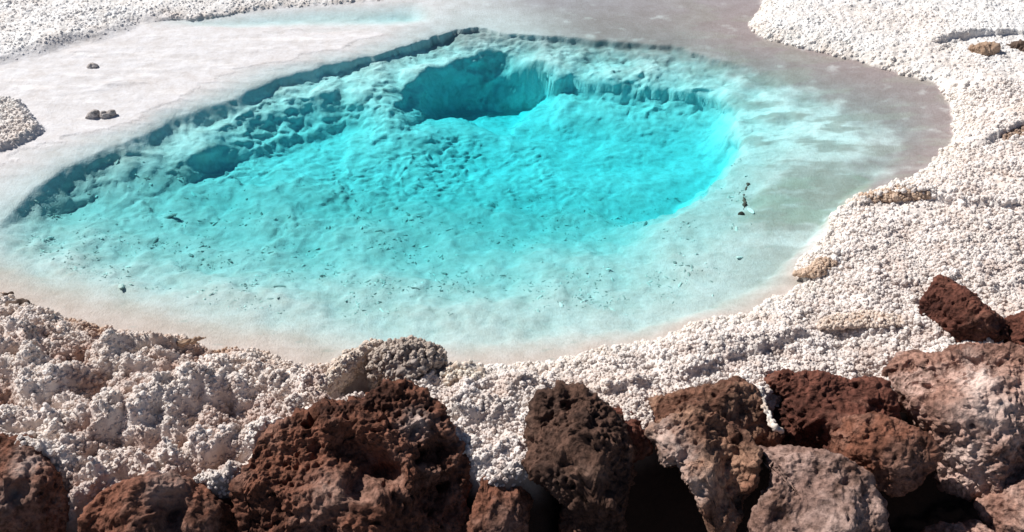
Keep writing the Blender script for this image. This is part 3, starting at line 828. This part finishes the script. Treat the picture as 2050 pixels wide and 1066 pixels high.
def tube(name, path, radii, mat, label=None, category=None, group=None, parent=None, seed=1, amp=1.0, flat=1.0, cell=42, ring=30, n_along=70):
    """a lumpy tapering bar along photo points (px, py, z)"""
    P = np.array([[*at(a, b, z), z] for a, b, z in path], float)
    R = np.array(radii, float)
    seg = np.r_[0, np.cumsum(np.linalg.norm(np.diff(P, axis=0), axis=1))]
    tt = np.linspace(0, seg[-1], n_along)
    C = np.stack([np.interp(tt, seg, P[:, k]) for k in range(3)], 1)
    for _ in range(6): C[1:-1] = (C[:-2] + 2 * C[1:-1] + C[2:]) / 4
    rad = np.interp(tt, seg, R) * np.sqrt(np.clip(1 - (2 * tt / seg[-1] - 1) ** 10, 0.02, 1))
    T = np.gradient(C, axis=0); T /= np.linalg.norm(T, axis=1)[:, None]
    A = np.cross(T, [0, 0, 1.0]); A /= np.linalg.norm(A, axis=1)[:, None]
    B = np.cross(A, T)
    ph = np.linspace(0, 2 * math.pi, ring, endpoint=False)
    N = A[:, None] * np.cos(ph)[None, :, None] + B[:, None] * np.sin(ph)[None, :, None]
    off = A[:, None] * np.cos(ph)[None, :, None] + flat * B[:, None] * np.sin(ph)[None, :, None]
    V = C[:, None] + off * rad[:, None, None]
    org = C.mean(0)
    V = knobbly((V - org).reshape(-1, 3), N.reshape(-1, 3), seed, amp, cell)
    i = np.arange(n_along * ring).reshape(n_along, ring)
    j = np.roll(i, -1, 1)
    F_ = np.stack([i[:-1], j[:-1], j[1:], i[1:]], -1).reshape(-1, 4)
    nv = len(V); V = np.vstack([V, C[0] - org, C[-1] - org])
    caps = [[int(a), int(a), int(b), nv] for a, b in zip(i[0], j[0])]
    me_ = bpy.data.meshes.new(name)
    faces = F_.tolist() + [[int(b), int(a), nv] for a, b in zip(i[0], j[0])] + [[int(a), int(b), nv + 1] for a, b in zip(i[-1], j[-1])]
    me_.from_pydata(V.tolist(), [], faces); me_.update()
    me_.polygons.foreach_set('use_smooth', [True] * len(me_.polygons)); me_.materials.append(mat)
    o = link(bpy.data.objects.new(name, me_))
    if parent:
        o.parent = parent; o.location = Vector(org) - parent.location
    else:
        o.location = org
    tag(o, label, category, group)
    return o

def encrust(o, n, rad, tint, parent=None):
    """grains of salt grown over a formation: a part of it"""
    co = np.empty(len(o.data.vertices) * 3, np.float32); o.data.vertices.foreach_get('co', co); co = co.reshape(-1, 3)
    k = rng.integers(0, len(co), n); P = co[k] + rng.normal(0, rad * .3, (n, 3))
    r_ = rad * rng.lognormal(0, .3, n)
    C_ = np.array(tint) * rng.uniform(.8, 1.12, (n, 1))
    q = parent or o
    if parent: P = P + np.array(o.location)
    g = scatter('salt_grains', P, np.stack([r_, r_, r_], 1), C_, LIB)
    g.parent = q

mound = rock('salt_mound', [(742, 720), (760, 696), (800, 686), (850, 690), (880, 702), (886, 735), (872, 775), (830, 800), (770, 800), (745, 770)], 0.075, 0.09, M_greycrust,
             'knobbly grey salt lump standing at the water edge above the biggest boulder', 'salt mound', sub=7, seed=61, q=3.2, rough=.5, pits=.3, fine=2.2, facets=1)
arch = tube('arch', [(785, 705, .10), (740, 712, .10), (700, 733, .095), (665, 770, .075), (632, 815, .04)], [.034, .036, .034, .030, .024], M_crust, parent=mound, seed=3, amp=.9, flat=1.9)
encrust(mound, 1500, .0085, (.50, .42, .36))
encrust(arch, 900, .0075, (.72, .62, .53), mound)
lump_ = rock('salt_lump', [(885, 745), (905, 730), (935, 728), (965, 738), (972, 775), (955, 815), (915, 820), (888, 790)], 0.04, 0.06, M_crust,
     'smooth cream coloured salt lump right of the grey salt mound', 'salt lump', sub=6, seed=63, rough=.5, pits=.3, fine=1.2, facets=1)
encrust(lump_, 500, .008, (.76, .69, .60))
tube('crust_shard', [(330, 702, .05), (350, 690, .07), (385, 682, .085), (412, 676, .09)], [.012, .016, .013, .008], M_tan,
     'thin brown crust shard jutting over the water at the lower left shore', 'crust shard', seed=5)
tube('crust_shard', [(-30, 640, .05), (10, 622, .07), (45, 612, .07), (62, 612, .06)], [.04, .034, .026, .012], M_bark,
     'dark log shaped crust lying on the shore at the left edge', 'crust shard', seed=6)
tube('crust_shard', [(-40, 598, .03), (0, 592, .035), (28, 588, .03)], [.012, .010, .005], M_bark,
     'thin dark splinter just above the log shaped crust at the left edge', 'crust shard', seed=7)
tube('salt_vein', [(1506, 772, .155), (1520, 800, .155), (1536, 825, .155), (1546, 850, .15), (1570, 868, .12)], [.008, .012, .015, .018, .007], M_crust,
     'narrow white salt strip in the cleft between the orange boulder and the maroon slab', 'salt strip', seed=8, flat=.5, amp=1.8)
_p = tube('crust_plate', [(1708, 404, .035), (1760, 393, .06), (1830, 386, .075), (1900, 384, .075)], [.02, .045, .06, .045], M_tan,
     'tan tongue of crust pointing left into the water on the right shore', 'crust plate', seed=9, flat=.45, ring=40, n_along=110)
encrust(_p, 700, .0075, (.62,.47,.36))
_p = tube('crust_plate', [(1900, 400, .06), (1960, 415, .07), (2010, 420, .075), (2080, 420, .075)], [.03, .05, .05, .05], M_greycrust,
     'grey crust slab with a dark underside at the right edge', 'crust plate', seed=10, flat=.5, ring=40, n_along=110)
encrust(_p, 700, .0075, (.66,.57,.51))
_p = tube('crust_plate', [(1592, 548, .03), (1625, 545, .05), (1670, 520, .05)], [.012, .030, .03], M_tan,
     'small tan crust lip overhanging the water in the lower right of the pool', 'crust plate', seed=12, flat=.6, ring=30)
encrust(_p, 700, .0075, (.62,.47,.36))
_p = tube('crust_plate', [(1990, 296, .06), (2020, 280, .08), (2060, 262, .08), (2090, 255, .08)], [.03, .035, .04, .04], M_tan,
     'brown broken crust slab at the right edge above the grey slab', 'crust plate', seed=14, flat=.7, ring=30)
encrust(_p, 700, .0075, (.45,.33,.26))
_p = tube('crust_plate', [(1640, 652, .075), (1700, 642, .085), (1760, 640, .085), (1830, 642, .075)], [.02, .045, .045, .02], crust_material('peach_crust', (0.68, 0.56, 0.48), (0.50, 0.36, 0.27)),
     'flat peach coloured crust strip left of the pointed maroon rock', 'crust plate', seed=15, flat=.35, ring=40, n_along=110)
encrust(_p, 700, .0075, (.74,.62,.53))
GF = 'dark crust outcrops on the far right bank'
for i, (pts_, lab) in enumerate([
        ([(1925, 110), (1945, 95), (1975, 88), (1995, 92), (1990, 112), (1950, 122)], 'jagged brown outcrop on the white salt near the upper right corner'),
        ([(2000, 100), (2025, 90), (2070, 88), (2080, 108), (2030, 118)], 'darker brown outcrop cut by the right edge near the upper right corner')]):
    rock('outcrop', pts_, 0.09, 0.07, M_tan if i == 0 else M_bark, lab, 'outcrop', GF, sub=6, seed=70 + i, rough=1.5, pits=.8)
for i, (pts_, lab) in enumerate([
        ([(172, 236), (178, 226), (196, 224), (200, 234), (190, 240)], 'small grey pebble, left of the pair on the smooth white flat'),
        ([(200, 234), (205, 225), (228, 223), (234, 231), (224, 237)], 'small grey pebble, right of the pair on the smooth white flat'),
        ([(176, 136), (182, 129), (194, 130), (192, 137)], 'lone tiny grey pebble higher up on the smooth white flat'),
        ([(1868, 552), (1880, 556), (1885, 572), (1870, 570)], 'tiny reddish pebble beside the tip of the pointed maroon rock')][:3]):
    rock('pebble', pts_, 0.018, 0.02, M_pebble, lab, 'pebble', 'pebbles on the smooth white flat', sub=5, seed=80 + i, rough=.4, pits=.2)
def on_floor(pts_, up):
    out_ = []
    for a, b in pts_:
        z_ = 0.0
        for _ in range(6):
            x_, y_ = at(a, b, z_); z_ = float(terrain(np.array([x_]), np.array([y_]))[0][0])
        out_.append((a, b, z_ + up))
    return out_
tube('sunken_twig', on_floor([(1498, 370), (1488, 388), (1492, 408), (1484, 432)], -.003), [.003, .009, .012, .009], M_bark,
     'short dark jagged twig half buried in the shallow right shelf', 'twig', seed=16, amp=2.2, ring=14, cell=110)

# flakes of dark crust lying on the pool floor
def flakes():
    n = 15000
    px_ = rng.uniform(60, 1500, n); py_ = rng.uniform(330, 660, n)
    x, y = at(px_, py_, -0.15)
    z, m = terrain(x, y)
    cl = fbm(x * 2.5, y * 3.5, 101., 3) + fbm(x * 11, y * 14, 111., 2) * .6
    k = (m['s0'] > 0.1) & (m['depth'] > .05) & (cl > 0.05) & (rng.random(n) < .55) & (rng.random(n) < 0.15 + .85 * sstep(5.6, 4.4, y + 0 * x))
    x, y, z = x[k], y[k], z[k]
    c = np.array((0.40, 0.47, 0.45)) * rng.uniform(.6, 1.9, (x.size, 1))
    r = rng.lognormal(math.log(.0036), .55, x.size)
    S = np.stack([r * rng.uniform(1.0, 2.6, x.size), r * .7, r * .35], 1)
    o = scatter('sunken_flakes', np.stack([x, y, z - .0005], 1), S, c, LIB)
flakes()
